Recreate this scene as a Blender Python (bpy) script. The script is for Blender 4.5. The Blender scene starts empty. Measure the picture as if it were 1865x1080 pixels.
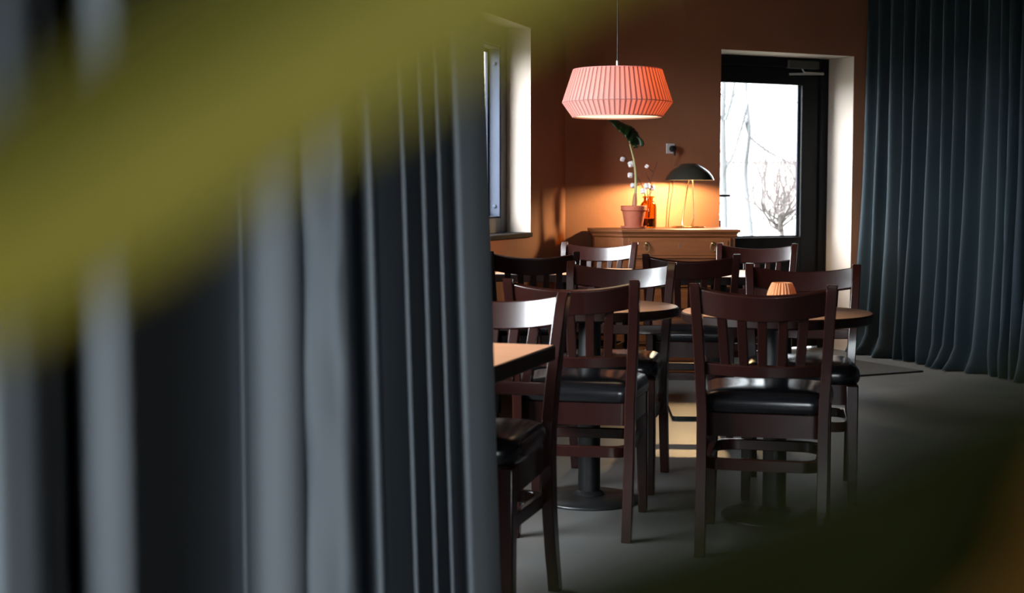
import bpy, bmesh, math, random
from mathutils import Vector, Matrix
scene = bpy.context.scene
C = scene.collection
PI = math.pi
random.seed(4)

# ------------------------------------------------------------------ camera, sky, exposure
F_PX = 2600.0
TILT = math.atan(187 / F_PX)
cam_d = bpy.data.cameras.new('camera')
cam_d.sensor_fit = 'HORIZONTAL'
cam_d.sensor_width = 36.0
cam_d.lens = 36.0 * F_PX / 1865.0
cam_d.clip_start = 0.01
cam_d.clip_end = 400
cam_d.dof.use_dof = True
cam_d.dof.focus_distance = 6.3
cam_d.dof.aperture_fstop = 4.1
cam_d.dof.aperture_blades = 9
cam = bpy.data.objects.new('camera', cam_d)
C.objects.link(cam)
CAM_H = 1.15
cam.location = (0, 0, CAM_H)
cam.rotation_euler = (PI / 2 - TILT, 0, 0)
scene.camera = cam

world = bpy.data.worlds.new('overcast_sky')
scene.world = world
world.use_nodes = True
wn = world.node_tree
wbg = wn.nodes['Background']
wtc = wn.nodes.new('ShaderNodeTexCoord')
wdot = wn.nodes.new('ShaderNodeVectorMath')          # overcast sky, much brighter on the sunward side (left of the house)
wdot.operation = 'DOT_PRODUCT'
wdot.inputs[1].default_value = Vector((-0.71, -0.65, 0.27)).normalized()
wmap = wn.nodes.new('ShaderNodeMapRange')
wmap.interpolation_type = 'SMOOTHSTEP'
wmap.inputs['From Min'].default_value = -0.15
wmap.inputs['From Max'].default_value = 0.95
wmap.inputs['To Min'].default_value = 7.0
wmap.inputs['To Max'].default_value = 66.0
wn.links.new(wtc.outputs['Generated'], wdot.inputs[0])
wn.links.new(wdot.outputs['Value'], wmap.inputs['Value'])
wn.links.new(wmap.outputs[0], wbg.inputs['Strength'])
wbg.inputs['Color'].default_value = (0.92, 0.955, 1.0, 1)

scene.view_settings.view_transform = 'Standard'
scene.view_settings.look = 'None'
scene.view_settings.gamma = 1.0
scene.view_settings.use_curve_mapping = False
scene.view_settings.exposure = 0.0
scene.cycles.max_bounces = 10
scene.cycles.diffuse_bounces = 5
scene.cycles.caustics_reflective = False
scene.cycles.caustics_refractive = False
scene.cycles.sample_clamp_indirect = 4.0


# ------------------------------------------------------------------ maths helpers
def ray(x, y):
    u = (x - 932.5) / F_PX
    v = (540 - y) / F_PX
    ct, st = math.cos(TILT), math.sin(TILT)
    return Vector((u, ct + v * st, -st + v * ct))


def at_depth(x, y, Y):
    r = ray(x, y)
    k = Y / r.y
    return Vector((r.x * k, Y, CAM_H + r.z * k))


class Frame:
    """a local frame on the ground: s along d, o along n, z up"""
    def __init__(self, o, d, n):
        self.o = Vector((o[0], o[1], 0))
        self.d = Vector((d[0], d[1], 0)).normalized()
        self.n = Vector((n[0], n[1], 0)).normalized()

    def p(self, s, o, z):
        return self.o + self.d * s + self.n * o + Vector((0, 0, z))


# ------------------------------------------------------------------ mesh helpers
def mk(name, bm, mat, parent=None, smooth=40, bevel=0.0, seg=2, loc=None):
    bmesh.ops.recalc_face_normals(bm, faces=bm.faces)
    me = bpy.data.meshes.new(name)
    bm.to_mesh(me)
    bm.free()
    mats = mat if isinstance(mat, (list, tuple)) else [mat]
    for m in mats:
        me.materials.append(m)
    if smooth is not None:
        me.polygons.foreach_set('use_smooth', [True] * len(me.polygons))
        me.set_sharp_from_angle(angle=math.radians(smooth))
    ob = bpy.data.objects.new(name, me)
    C.objects.link(ob)
    if loc is not None:
        ob.location = loc
    if parent is not None:
        ob.parent = parent
    if bevel:
        b = ob.modifiers.new('bevel', 'BEVEL')
        b.width = bevel
        b.segments = seg
        b.limit_method = 'ANGLE'
        b.angle_limit = math.radians(38)
    return ob


def tag(o, label=None, cat=None, group=None, kind=None):
    if label:
        o['label'] = label
    if cat:
        o['category'] = cat
    if group:
        o['group'] = group
    if kind:
        o['kind'] = kind
    return o


def empty(name, loc, rz=0.0):
    o = bpy.data.objects.new(name, None)
    o.empty_display_size = 0.05
    o.location = loc
    o.rotation_euler = (0, 0, rz)
    C.objects.link(o)
    return o


def dup(root, loc, rz):
    r = root.copy()
    C.objects.link(r)
    r.location = loc
    r.rotation_euler = (0, 0, rz)
    for ch in list(root.children):
        c = ch.copy()
        C.objects.link(c)
        c.parent = r
        for g in list(ch.children):
            d = g.copy()
            C.objects.link(d)
            d.parent = c
    return r


def box(bm, x0, x1, y0, y1, z0, z1, fr=None):
    co = [(x0, y0, z0), (x1, y0, z0), (x1, y1, z0), (x0, y1, z0),
          (x0, y0, z1), (x1, y0, z1), (x1, y1, z1), (x0, y1, z1)]
    vs = [bm.verts.new(fr.p(*c) if fr else c) for c in co]
    fs = []
    for f in ((0, 3, 2, 1), (4, 5, 6, 7), (0, 1, 5, 4), (1, 2, 6, 5), (2, 3, 7, 6), (3, 0, 4, 7)):
        fs.append(bm.faces.new([vs[i] for i in f]))
    return fs


def prism(bm, outline, z0, z1, fr=None):
    a = [bm.verts.new(fr.p(x, y, z0) if fr else (x, y, z0)) for x, y in outline]
    b = [bm.verts.new(fr.p(x, y, z1) if fr else (x, y, z1)) for x, y in outline]
    n = len(a)
    bm.faces.new(a[::-1])
    bm.faces.new(b)
    for i in range(n):
        bm.faces.new((a[i], a[(i + 1) % n], b[(i + 1) % n], b[i]))


def lathe(bm, prof, n=48, c=(0, 0, 0), cap0=True, cap1=True):
    rings = []
    for r, z in prof:
        rings.append([bm.verts.new((c[0] + r * math.cos(2 * PI * i / n), c[1] + r * math.sin(2 * PI * i / n), c[2] + z))
                      for i in range(n)])
    for a, b in zip(rings, rings[1:]):
        for i in range(n):
            bm.faces.new((a[i], a[(i + 1) % n], b[(i + 1) % n], b[i]))
    if cap0:
        bm.faces.new(rings[0][::-1])
    if cap1:
        bm.faces.new(rings[-1])
    return rings


def tube(bm, pts, rad, n=8, closed=False):
    pts = [Vector(p) for p in pts]
    m = len(pts)
    rads = rad if isinstance(rad, (list, tuple)) else [rad] * m
    up = None
    rings = []
    for i, p in enumerate(pts):
        if closed:
            t = (pts[(i + 1) % m] - pts[i - 1])
        else:
            t = pts[min(i + 1, m - 1)] - pts[max(i - 1, 0)]
        if t.length < 1e-9:
            t = Vector((0, 0, 1))
        t.normalize()
        if up is None:
            up = Vector((0, 0, 1)) if abs(t.z) < 0.9 else Vector((1, 0, 0))
        up = (up - t * up.dot(t))
        if up.length < 1e-6:
            up = t.orthogonal()
        up.normalize()
        sd = t.cross(up)
        rings.append([bm.verts.new(p + (up * math.cos(2 * PI * k / n) + sd * math.sin(2 * PI * k / n)) * rads[i])
                      for k in range(n)])
    rr = rings + ([rings[0]] if closed else [])
    for a, b in zip(rr, rr[1:]):
        for k in range(n):
            bm.faces.new((a[k], a[(k + 1) % n], b[(k + 1) % n], b[k]))
    if not closed:
        bm.faces.new(rings[0][::-1])
        bm.faces.new(rings[-1])


def loft(bm, rings, cap=True, closed=True):
    vr = [[bm.verts.new(p) for p in r] for r in rings]
    n = len(vr[0])
    for a, b in zip(vr, vr[1:]):
        for k in range(n if closed else n - 1):
            bm.faces.new((a[k], a[(k + 1) % n], b[(k + 1) % n], b[k]))
    if cap:
        bm.faces.new(vr[0][::-1])
        bm.faces.new(vr[-1])
    return vr


def sheet(bm, fn, nu, nv, thick):
    """a curved board: fn(u,v)->(point, normal), u,v in 0..1, with real thickness"""
    g = [[None] * (nv + 1) for _ in range(nu + 1)]
    h = [[None] * (nv + 1) for _ in range(nu + 1)]
    for i in range(nu + 1):
        for j in range(nv + 1):
            p, n = fn(i / nu, j / nv)
            g[i][j] = bm.verts.new(p + n * thick / 2)
            h[i][j] = bm.verts.new(p - n * thick / 2)
    for i in range(nu):
        for j in range(nv):
            bm.faces.new((g[i][j], g[i + 1][j], g[i + 1][j + 1], g[i][j + 1]))
            bm.faces.new((h[i][j], h[i][j + 1], h[i + 1][j + 1], h[i + 1][j]))
    for i in range(nu):
        bm.faces.new((g[i][0], h[i][0], h[i + 1][0], g[i + 1][0]))
        bm.faces.new((g[i][nv], g[i + 1][nv], h[i + 1][nv], h[i][nv]))
    for j in range(nv):
        bm.faces.new((g[0][j], g[0][j + 1], h[0][j + 1], h[0][j]))
        bm.faces.new((g[nu][j], h[nu][j], h[nu][j + 1], g[nu][j + 1]))


def rounded(pts, r, seg=5):
    out = []
    n = len(pts)
    for i in range(n):
        p = Vector((pts[i][0], pts[i][1]))
        a = Vector((pts[i - 1][0], pts[i - 1][1])) - p
        b = Vector((pts[(i + 1) % n][0], pts[(i + 1) % n][1])) - p
        rr = r[i] if isinstance(r, (list, tuple)) else r
        a.normalize()
        b.normalize()
        for k in range(seg + 1):
            t = k / seg
            q = p + a * rr * (1 - t) ** 2 + b * rr * t ** 2
            out.append((q.x, q.y))
    return out


def lerp(a, b, t):
    return a + (b - a) * t


def interp(tab, z):
    for (z0, a), (z1, b) in zip(tab, tab[1:]):
        if z <= z1:
            t = (z - z0) / (z1 - z0)
            return a + (b - a) * t
    return tab[-1][1]


def catmull(pts, per=8):
    pts = [Vector(p) for p in pts]
    out = []
    for i in range(len(pts) - 1):
        p0 = pts[max(i - 1, 0)]
        p1 = pts[i]
        p2 = pts[i + 1]
        p3 = pts[min(i + 2, len(pts) - 1)]
        for k in range(per):
            t = k / per
            out.append(0.5 * ((2 * p1) + (p2 - p0) * t + (2 * p0 - 5 * p1 + 4 * p2 - p3) * t * t +
                              (3 * p1 - p0 - 3 * p2 + p3) * t ** 3))
    out.append(pts[-1])
    return out


# ------------------------------------------------------------------ materials
def principled(name, col, rough=0.5, metal=0.0, spec=0.5, coat=0.0, sheen=0.0, sheen_tint=None, trans=0.0):
    m = bpy.data.materials.new(name)
    m.use_nodes = True
    b = m.node_tree.nodes['Principled BSDF']
    b.inputs['Base Color'].default_value = (*col, 1)
    b.inputs['Roughness'].default_value = rough
    b.inputs['Metallic'].default_value = metal
    b.inputs['Specular IOR Level'].default_value = spec
    b.inputs['Coat Weight'].default_value = coat
    b.inputs['Coat Roughness'].default_value = 0.12
    b.inputs['Sheen Weight'].default_value = sheen
    if sheen_tint:
        b.inputs['Sheen Tint'].default_value = (*sheen_tint, 1)
    b.inputs['Transmission Weight'].default_value = trans
    return m


def noisy(m, c0, c1, scale=(8, 8, 8), detail=4, bump=0.0, bump_scale=None, rough=None, space='Object', dist=0.002):
    nt = m.node_tree
    b = nt.nodes['Principled BSDF']
    tc = nt.nodes.new('ShaderNodeTexCoord')
    mp = nt.nodes.new('ShaderNodeMapping')
    mp.inputs['Scale'].default_value = scale
    nz = nt.nodes.new('ShaderNodeTexNoise')
    nz.inputs['Scale'].default_value = 1.0
    nz.inputs['Detail'].default_value = detail
    rp = nt.nodes.new('ShaderNodeValToRGB')
    rp.color_ramp.elements[0].position = 0.3
    rp.color_ramp.elements[1].position = 0.7
    rp.color_ramp.elements[0].color = (*c0, 1)
    rp.color_ramp.elements[1].color = (*c1, 1)
    nt.links.new(tc.outputs[space], mp.inputs[0])
    nt.links.new(mp.outputs[0], nz.inputs['Vector'])
    nt.links.new(nz.outputs['Fac'], rp.inputs[0])
    nt.links.new(rp.outputs[0], b.inputs['Base Color'])
    if rough:
        mr = nt.nodes.new('ShaderNodeMapRange')
        mr.inputs['To Min'].default_value = rough[0]
        mr.inputs['To Max'].default_value = rough[1]
        nt.links.new(nz.outputs['Fac'], mr.inputs['Value'])
        nt.links.new(mr.outputs[0], b.inputs['Roughness'])
    if bump:
        n2 = nt.nodes.new('ShaderNodeTexNoise')
        n2.inputs['Scale'].default_value = bump_scale or 60
        n2.inputs['Detail'].default_value = 5
        nt.links.new(tc.outputs[space], n2.inputs['Vector'])
        bp = nt.nodes.new('ShaderNodeBump')
        bp.inputs['Strength'].default_value = bump
        bp.inputs['Distance'].default_value = dist
        nt.links.new(n2.outputs['Fac'], bp.inputs['Height'])
        nt.links.new(bp.outputs[0], b.inputs['Normal'])
    return m


M = {}
M['wall'] = noisy(principled('terracotta_plaster', (0.3, 0.14, 0.07), 0.75, spec=0.25), (0.35, 0.15, 0.08), (0.40, 0.178, 0.095),
                  (1.3, 1.3, 1.3), bump=0.35, bump_scale=14, space='Object', dist=0.006)
M['dark_wall'] = noisy(principled('low_bounce_dark_wall', (0.03, 0.03, 0.032), 0.8, spec=0.2), (0.025, 0.025, 0.026), (0.035, 0.034, 0.035), (1.3, 1.3, 1.3))  # hidden walls given a dark colour to cut bounce light
M['reveal'] = noisy(principled('cream_plaster', (0.7, 0.62, 0.54), 0.8, spec=0.2), (0.36, 0.305, 0.265), (0.41, 0.35, 0.305),
                    (2, 2, 2), bump=0.3, bump_scale=12, dist=0.006)
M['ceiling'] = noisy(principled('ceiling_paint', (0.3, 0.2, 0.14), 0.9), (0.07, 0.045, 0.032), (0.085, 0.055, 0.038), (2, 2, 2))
M['floor'] = noisy(principled('polished_concrete', (0.16, 0.16, 0.155), 0.4, spec=0.5), (0.054, 0.056, 0.055), (0.094, 0.092, 0.088),
                   (1.6, 1.6, 1.6), detail=8, bump=0.12, bump_scale=5, rough=(0.3, 0.55), dist=0.004)
M['wood'] = noisy(principled('mahogany_varnish', (0.05, 0.015, 0.01), 0.26, spec=0.42, coat=0.2), (0.0125, 0.0026, 0.0018), (0.017, 0.0036, 0.0024),
                  (60, 60, 6), detail=3)
M['leather'] = noisy(principled('black_leatherette', (0.012, 0.012, 0.014), 0.21, spec=0.6), (0.004, 0.004, 0.005), (0.007, 0.007, 0.0085),
                     (20, 20, 20), bump=0.25, bump_scale=350, dist=0.0006)
M['table_top'] = noisy(principled('oak_tabletop', (0.35, 0.19, 0.09), 0.38, spec=0.5), (0.43, 0.195, 0.098), (0.55, 0.27, 0.145),
                       (5, 60, 30), detail=4, rough=(0.3, 0.42))
M['table_edge'] = noisy(principled('dark_table_edge', (0.02, 0.008, 0.005), 0.4, spec=0.25), (0.008, 0.003, 0.002), (0.013, 0.0045, 0.003), (20, 20, 60))
M['iron'] = noisy(principled('black_cast_iron', (0.012, 0.013, 0.014), 0.4, spec=0.5), (0.004, 0.0045, 0.005), (0.008, 0.0085, 0.009), (30, 30, 30),
                  bump=0.1, bump_scale=200)
M['pine'] = noisy(principled('honey_pine', (0.33, 0.15, 0.06), 0.4, spec=0.45), (0.078, 0.0205, 0.0036), (0.115, 0.032, 0.0056),
                  (5, 30, 40), detail=5, rough=(0.32, 0.5))
M['pine_dark'] = noisy(principled('dark_pine', (0.06, 0.025, 0.01), 0.5), (0.05, 0.02, 0.008), (0.08, 0.03, 0.012), (5, 30, 40))
M['brass_old'] = principled('aged_brass', (0.32, 0.22, 0.1), 0.35, metal=1.0)
M['brass'] = principled('polished_brass', (0.85, 0.58, 0.25), 0.2, metal=1.0)
M['chrome'] = principled('brushed_steel', (0.6, 0.58, 0.55), 0.3, metal=1.0)
M['black_shade'] = principled('black_enamel', (0.02, 0.018, 0.014), 0.22, spec=0.6, coat=0.3)
M['shade_inner'] = principled('cream_enamel', (0.8, 0.7, 0.5), 0.5)
M['door_black'] = noisy(principled('black_door_paint', (0.012, 0.013, 0.016), 0.5, spec=0.15), (0.003, 0.0032, 0.004), (0.005, 0.0054, 0.0065), (20, 20, 4))
M['frame_dark'] = principled('dark_window_paint', (0.05, 0.05, 0.045), 0.5)
M['frame_blue'] = noisy(principled('slate_blue_paint', (0.2, 0.23, 0.29), 0.6, spec=0.1), (0.02, 0.0245, 0.037), (0.024, 0.029, 0.043), (30, 30, 4))
M['sill'] = noisy(principled('dark_sill_wood', (0.05, 0.03, 0.02), 0.6, spec=0.06), (0.004, 0.003, 0.0028), (0.007, 0.005, 0.0045), (6, 40, 40))
M['terracotta'] = noisy(principled('terracotta_clay', (0.5, 0.19, 0.11), 0.75), (0.28, 0.068, 0.033), (0.33, 0.085, 0.043), (30, 30, 30), bump=0.1)
M['soil'] = noisy(principled('potting_soil', (0.03, 0.02, 0.014), 0.95), (0.02, 0.013, 0.009), (0.05, 0.03, 0.02), (80, 80, 80), bump=0.6, bump_scale=120)
M['leaf_green'] = noisy(principled('deep_green_leaf', (0.02, 0.05, 0.008), 0.4), (0.006, 0.018, 0.003), (0.012, 0.03, 0.005), (25, 25, 25))
M['stem_green'] = noisy(principled('pale_green_stem', (0.3, 0.27, 0.12), 0.5), (0.26, 0.24, 0.1), (0.36, 0.32, 0.15), (30, 30, 8))
M['stem_base'] = principled('russet_stem_base', (0.28, 0.12, 0.05), 0.6)
M['twig'] = noisy(principled('brown_twig', (0.07, 0.032, 0.02), 0.8), (0.05, 0.022, 0.014), (0.1, 0.045, 0.028), (80, 80, 20))
M['cotton'] = noisy(principled('white_cotton', (0.78, 0.74, 0.74), 0.95, spec=0.1), (0.7, 0.66, 0.66), (0.84, 0.8, 0.8), (60, 60, 60), bump=0.6, bump_scale=120)
M['husk'] = principled('dry_husk', (0.16, 0.07, 0.035), 0.85)
M['white_plastic'] = principled('white_plastic', (0.72, 0.68, 0.68), 0.35)
M['black_plastic'] = principled('black_plastic', (0.012, 0.012, 0.014), 0.4)
M['cord'] = principled('brown_cord', (0.3, 0.15, 0.05), 0.6)
M['mat'] = noisy(principled('charcoal_doormat', (0.035, 0.035, 0.036), 0.95, spec=0.1), (0.025, 0.025, 0.026), (0.05, 0.05, 0.05), (60, 60, 60), bump=0.8, bump_scale=300)
M['velvet'] = noisy(principled('teal_velvet', (0.02, 0.045, 0.055), 0.75, spec=0.2, sheen=0.22, sheen_tint=(0.4, 0.65, 0.8)),
                    (0.0035, 0.0085, 0.012), (0.0055, 0.0115, 0.016), (3, 3, 1.5), bump=0.2, bump_scale=9, dist=0.01)
M['grey_cloth'] = noisy(principled('slate_grey_curtain_cloth', (0.17, 0.19, 0.21), 0.95, spec=0.04),
                        (0.36, 0.405, 0.45), (0.42, 0.465, 0.51), (3, 3, 1), bump=0.15, bump_scale=14, dist=0.004)
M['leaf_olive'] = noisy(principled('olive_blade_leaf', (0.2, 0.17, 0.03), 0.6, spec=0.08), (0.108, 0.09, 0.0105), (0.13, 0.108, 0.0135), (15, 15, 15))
M['leaf_in_shade'] = noisy(principled('shaded_blade_leaf', (0.01, 0.01, 0.003), 0.7, spec=0.04), (0.0038, 0.0045, 0.0005), (0.006, 0.007, 0.0008), (15, 15, 15))  # shade on the lower right leaf is put into its near-black colour
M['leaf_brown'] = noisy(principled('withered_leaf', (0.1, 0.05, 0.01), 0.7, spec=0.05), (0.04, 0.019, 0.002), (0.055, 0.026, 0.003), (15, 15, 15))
M['leaf_shaded_half'] = noisy(principled('shaded_half_leaf', (0.04, 0.04, 0.008), 0.6, spec=0.08), (0.042, 0.038, 0.004), (0.06, 0.055, 0.006), (15, 15, 15))  # shaded upper half of the olive leaf, made as an added darker blade
M['bark'] = noisy(principled('grey_bark', (0.2, 0.19, 0.18), 0.9), (0.013, 0.0135, 0.0145), (0.019, 0.0195, 0.021), (6, 6, 2))
M['bark_brown'] = noisy(principled('brown_bark', (0.1, 0.075, 0.06), 0.9), (0.02, 0.015, 0.0135), (0.032, 0.024, 0.022), (16, 16, 6))
M['lawn'] = noisy(principled('winter_lawn', (0.3, 0.3, 0.26), 0.95), (0.26, 0.27, 0.22), (0.38, 0.37, 0.33), (0.6, 0.6, 0.6))
M['pink_wall'] = noisy(principled('pink_brick_facade', (0.36, 0.24, 0.22), 0.9), (0.15, 0.115, 0.115), (0.17, 0.135, 0.13), (0.3, 0.3, 0.3))
M['white_paint'] = principled('white_fence_paint', (0.75, 0.75, 0.77), 0.6)
M['roof'] = principled('grey_roof', (0.14, 0.125, 0.125), 0.8)
M['blue'] = principled('blue_sticker', (0.02, 0.05, 0.25), 0.5)


def glass_pane():
    m = bpy.data.materials.new('clear_pane')
    m.use_nodes = True
    nt = m.node_tree
    nt.nodes.clear()
    out = nt.nodes.new('ShaderNodeOutputMaterial')
    tr = nt.nodes.new('ShaderNodeBsdfTransparent')
    tr.inputs[0].default_value = (0.95, 0.97, 0.97, 1)
    gl = nt.nodes.new('ShaderNodeBsdfGlossy')
    gl.inputs['Roughness'].default_value = 0.02
    fr = nt.nodes.new('ShaderNodeFresnel')
    fr.inputs[0].default_value = 1.35
    mx = nt.nodes.new('ShaderNodeMixShader')
    geo = nt.nodes.new('ShaderNodeNewGeometry')
    inv = nt.nodes.new('ShaderNodeMath')
    inv.operation = 'SUBTRACT'
    inv.inputs[0].default_value = 1.0
    nt.links.new(geo.outputs['Backfacing'], inv.inputs[1])
    mul = nt.nodes.new('ShaderNodeMath')
    mul.operation = 'MULTIPLY'
    nt.links.new(fr.outputs[0], mul.inputs[0])
    nt.links.new(inv.outputs[0], mul.inputs[1])
    nt.links.new(mul.outputs[0], mx.inputs[0])
    nt.links.new(tr.outputs[0], mx.inputs[1])
    nt.links.new(gl.outputs[0], mx.inputs[2])
    nt.links.new(mx.outputs[0], out.inputs[0])
    return m


M['pane'] = glass_pane()


def tinted_glass(name, col, rough=0.05, gloss=0.12):
    m = bpy.data.materials.new(name)
    m.use_nodes = True
    nt = m.node_tree
    nt.nodes.clear()
    out = nt.nodes.new('ShaderNodeOutputMaterial')
    tr = nt.nodes.new('ShaderNodeBsdfTransparent')
    tr.inputs[0].default_value = (*col, 1)
    gl = nt.nodes.new('ShaderNodeBsdfGlossy')
    gl.inputs['Roughness'].default_value = rough
    lw = nt.nodes.new('ShaderNodeLayerWeight')
    lw.inputs[0].default_value = 0.25
    ma = nt.nodes.new('ShaderNodeMath')
    ma.operation = 'MULTIPLY_ADD'
    ma.inputs[1].default_value = 0.6
    ma.inputs[2].default_value = gloss * 0.3
    nt.links.new(lw.outputs['Fresnel'], ma.inputs[0])
    mx = nt.nodes.new('ShaderNodeMixShader')
    nt.links.new(ma.outputs[0], mx.inputs[0])
    nt.links.new(tr.outputs[0], mx.inputs[1])
    nt.links.new(gl.outputs[0], mx.inputs[2])
    nt.links.new(mx.outputs[0], out.inputs[0])
    return m


M['amber'] = tinted_glass('amber_glass', (0.93, 0.62, 0.16))


def fabric(name, col, tcol, tw):
    m = bpy.data.materials.new(name)
    m.use_nodes = True
    nt = m.node_tree
    nt.nodes.clear()
    out = nt.nodes.new('ShaderNodeOutputMaterial')
    df = nt.nodes.new('ShaderNodeBsdfDiffuse')
    df.inputs[0].default_value = (*col, 1)
    tr = nt.nodes.new('ShaderNodeBsdfTranslucent')
    tr.inputs[0].default_value = (*tcol, 1)
    mx = nt.nodes.new('ShaderNodeMixShader')
    mx.inputs[0].default_value = tw
    nt.links.new(df.outputs[0], mx.inputs[1])
    nt.links.new(tr.outputs[0], mx.inputs[2])
    nt.links.new(mx.outputs[0], out.inputs[0])
    return m


M['shade_single'] = fabric('salmon_pleat_fabric', (0.68, 0.46, 0.45), (0.85, 0.17, 0.045), 0.35)
M['shade_double'] = fabric('salmon_pleat_fold', (0.55, 0.33, 0.32), (0.22, 0.03, 0.015), 0.35)
M['votive'] = fabric('fluted_amber_glass', (0.62, 0.36, 0.2), (0.95, 0.55, 0.25), 0.5)


def emission(name, col, strength):
    m = bpy.data.materials.new(name)
    m.use_nodes = True
    nt = m.node_tree
    nt.nodes.clear()
    out = nt.nodes.new('ShaderNodeOutputMaterial')
    em = nt.nodes.new('ShaderNodeEmission')
    em.inputs[0].default_value = (*col, 1)
    em.inputs[1].default_value = strength
    nt.links.new(em.outputs[0], out.inputs[0])
    return m


M['diffuser'] = emission('lit_diffuser', (1.0, 0.82, 0.46), 1.9)
M['bulb'] = emission('lit_bulb', (1.0, 0.67, 0.33), 3300.0)
M['added_flame'] = emission('added_candle_flame', (1.0, 0.5, 0.15), 12.0)
M['wax'] = principled('white_wax', (0.8, 0.72, 0.6), 0.6)


def brick_mat(name, c1, c2, mortar, scale):
    m = principled(name, c1, 0.9)
    nt = m.node_tree
    b = nt.nodes['Principled BSDF']
    tc = nt.nodes.new('ShaderNodeTexCoord')
    mp = nt.nodes.new('ShaderNodeMapping')
    mp.inputs['Rotation'].default_value = (PI / 2, 0, 0)
    br = nt.nodes.new('ShaderNodeTexBrick')
    br.inputs['Color1'].default_value = (*c1, 1)
    br.inputs['Color2'].default_value = (*c2, 1)
    br.inputs['Mortar'].default_value = (*mortar, 1)
    br.inputs['Scale'].default_value = 1.0
    br.inputs['Brick Width'].default_value = 0.24
    br.inputs['Row Height'].default_value = 0.075
    br.inputs['Mortar Size'].default_value = 0.007
    nt.links.new(tc.outputs['Object'], mp.inputs[0])
    nt.links.new(mp.outputs[0], br.inputs['Vector'])
    nt.links.new(br.outputs['Color'], b.inputs['Base Color'])
    return m


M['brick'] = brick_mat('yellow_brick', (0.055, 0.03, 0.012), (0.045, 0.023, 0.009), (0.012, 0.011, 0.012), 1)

# ------------------------------------------------------------------ room shell
P0 = (0.349, 9.365)
V1 = (0.3138, 0.9495)            # along the window wall, away from the camera
N1 = (-0.9495, 0.3138)           # out through the window wall
U2 = (0.897, 0.442)              # along the door wall, to the right
N2 = (-0.442, 0.897)             # out through the door wall
W1 = Frame(P0, V1, N1)
W2 = Frame(P0, U2, N2)
CEIL = 2.85
L2 = 2.80
PR = W2.p(L2, 0, 0)
UR = Vector((0.385, -0.923, 0)).normalized()
NR = Vector((0.923, 0.385, 0)).normalized()
WR = Frame((PR.x, PR.y), UR, NR)
LR = 13.27
L1 = 11.6
PL = W1.p(-L1, 0, 0)
PF = WR.p(LR, 0, 0)


def wall(name, fr, s0, s1, thick, openings, mats, z1=CEIL):
    bm = bmesh.new()
    ss = sorted({s0, s1, *[o[0] for o in openings], *[o[1] for o in openings]})
    zs = sorted({0.0, z1, *[o[2] for o in openings], *[o[3] for o in openings]})

    def hole(a, b, c, d):
        return any(o[0] - 1e-6 <= a and b <= o[1] + 1e-6 and o[2] - 1e-6 <= c and d <= o[3] + 1e-6 for o in openings)
    cache = {}

    def v(s, o, z):
        k = (round(s, 5), round(o, 5), round(z, 5))
        if k not in cache:
            cache[k] = bm.verts.new(fr.p(*k))
        return cache[k]
    ni, nj = len(ss) - 1, len(zs) - 1

    def solid(i, j):
        return 0 <= i < ni and 0 <= j < nj and not hole(ss[i], ss[i + 1], zs[j], zs[j + 1])
    for i in range(ni):
        for j in range(nj):
            if not solid(i, j):
                continue
            a, b, c, d = ss[i], ss[i + 1], zs[j], zs[j + 1]
            bm.faces.new((v(a, 0, c), v(b, 0, c), v(b, 0, d), v(a, 0, d)))
            bm.faces.new((v(a, thick, c), v(a, thick, d), v(b, thick, d), v(b, thick, c)))
            for di, dj, q in ((-1, 0, ((a, 0, c), (a, 0, d), (a, thick, d), (a, thick, c))),
                              (1, 0, ((b, 0, c), (b, thick, c), (b, thick, d), (b, 0, d))),
                              (0, -1, ((a, 0, c), (a, thick, c), (b, thick, c), (b, 0, c))),
                              (0, 1, ((a, 0, d), (b, 0, d), (b, thick, d), (a, thick, d)))):
                if not solid(i + di, j + dj):
                    f = bm.faces.new([v(*p) for p in q])
                    if 0 <= i + di < ni and 0 <= j + dj < nj:
                        f.material_index = 1
    ob = mk(name, bm, mats, smooth=None)
    tag(ob, kind='structure')
    return ob


LINT = 2.14
DOOR_S = (1.214, 2.366)
WIN_Z = (0.89, LINT)
WINS = [(-2.55, -0.755), (-6.9, -4.6)]
wall('wall_left', W1, -L1, 0.38, 0.36, [(a, b, *WIN_Z) for a, b in WINS], [M['wall'], M['reveal']])
wall('wall_back', W2, 0.0, L2, 0.36, [(*DOOR_S, 0.0, LINT)], [M['wall'], M['reveal']])
wall('wall_right', WR, -0.3, LR, 0.3, [], [M['dark_wall'], M['dark_wall']])
FD = (PF - PL)
WF = Frame((PL.x, PL.y), FD, Vector((FD.y, -FD.x, 0)))
FRONT_WIN = (2.98, 3.63)  # added unseen window behind the camera, sized to light the grey curtain
wall('wall_front', WF, -0.4, FD.length + 0.4, 0.3, [(*FRONT_WIN, 0.7, 2.3)], [M['dark_wall'], M['reveal']])


def ground_poly(bm, pts, z0, z1):
    prism(bm, [(p.x, p.y) for p in pts], z0, z1)


cen = (PL + PF + PR + W1.p(0, 0, 0)) / 4
outer = [PL + (PL - cen).normalized() * 0.5, PF + (PF - cen).normalized() * 0.5,
         PR + (PR - cen).normalized() * 0.45, W1.p(0.3, 0.15, 0)]
bm = bmesh.new()
ground_poly(bm, outer, -0.08, 0.0)
tag(mk('floor', bm, M['floor'], smooth=None), kind='structure')
bm = bmesh.new()
ground_poly(bm, outer, CEIL, CEIL + 0.1)
tag(mk('ceiling', bm, M['ceiling'], smooth=None), kind='structure')


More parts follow.
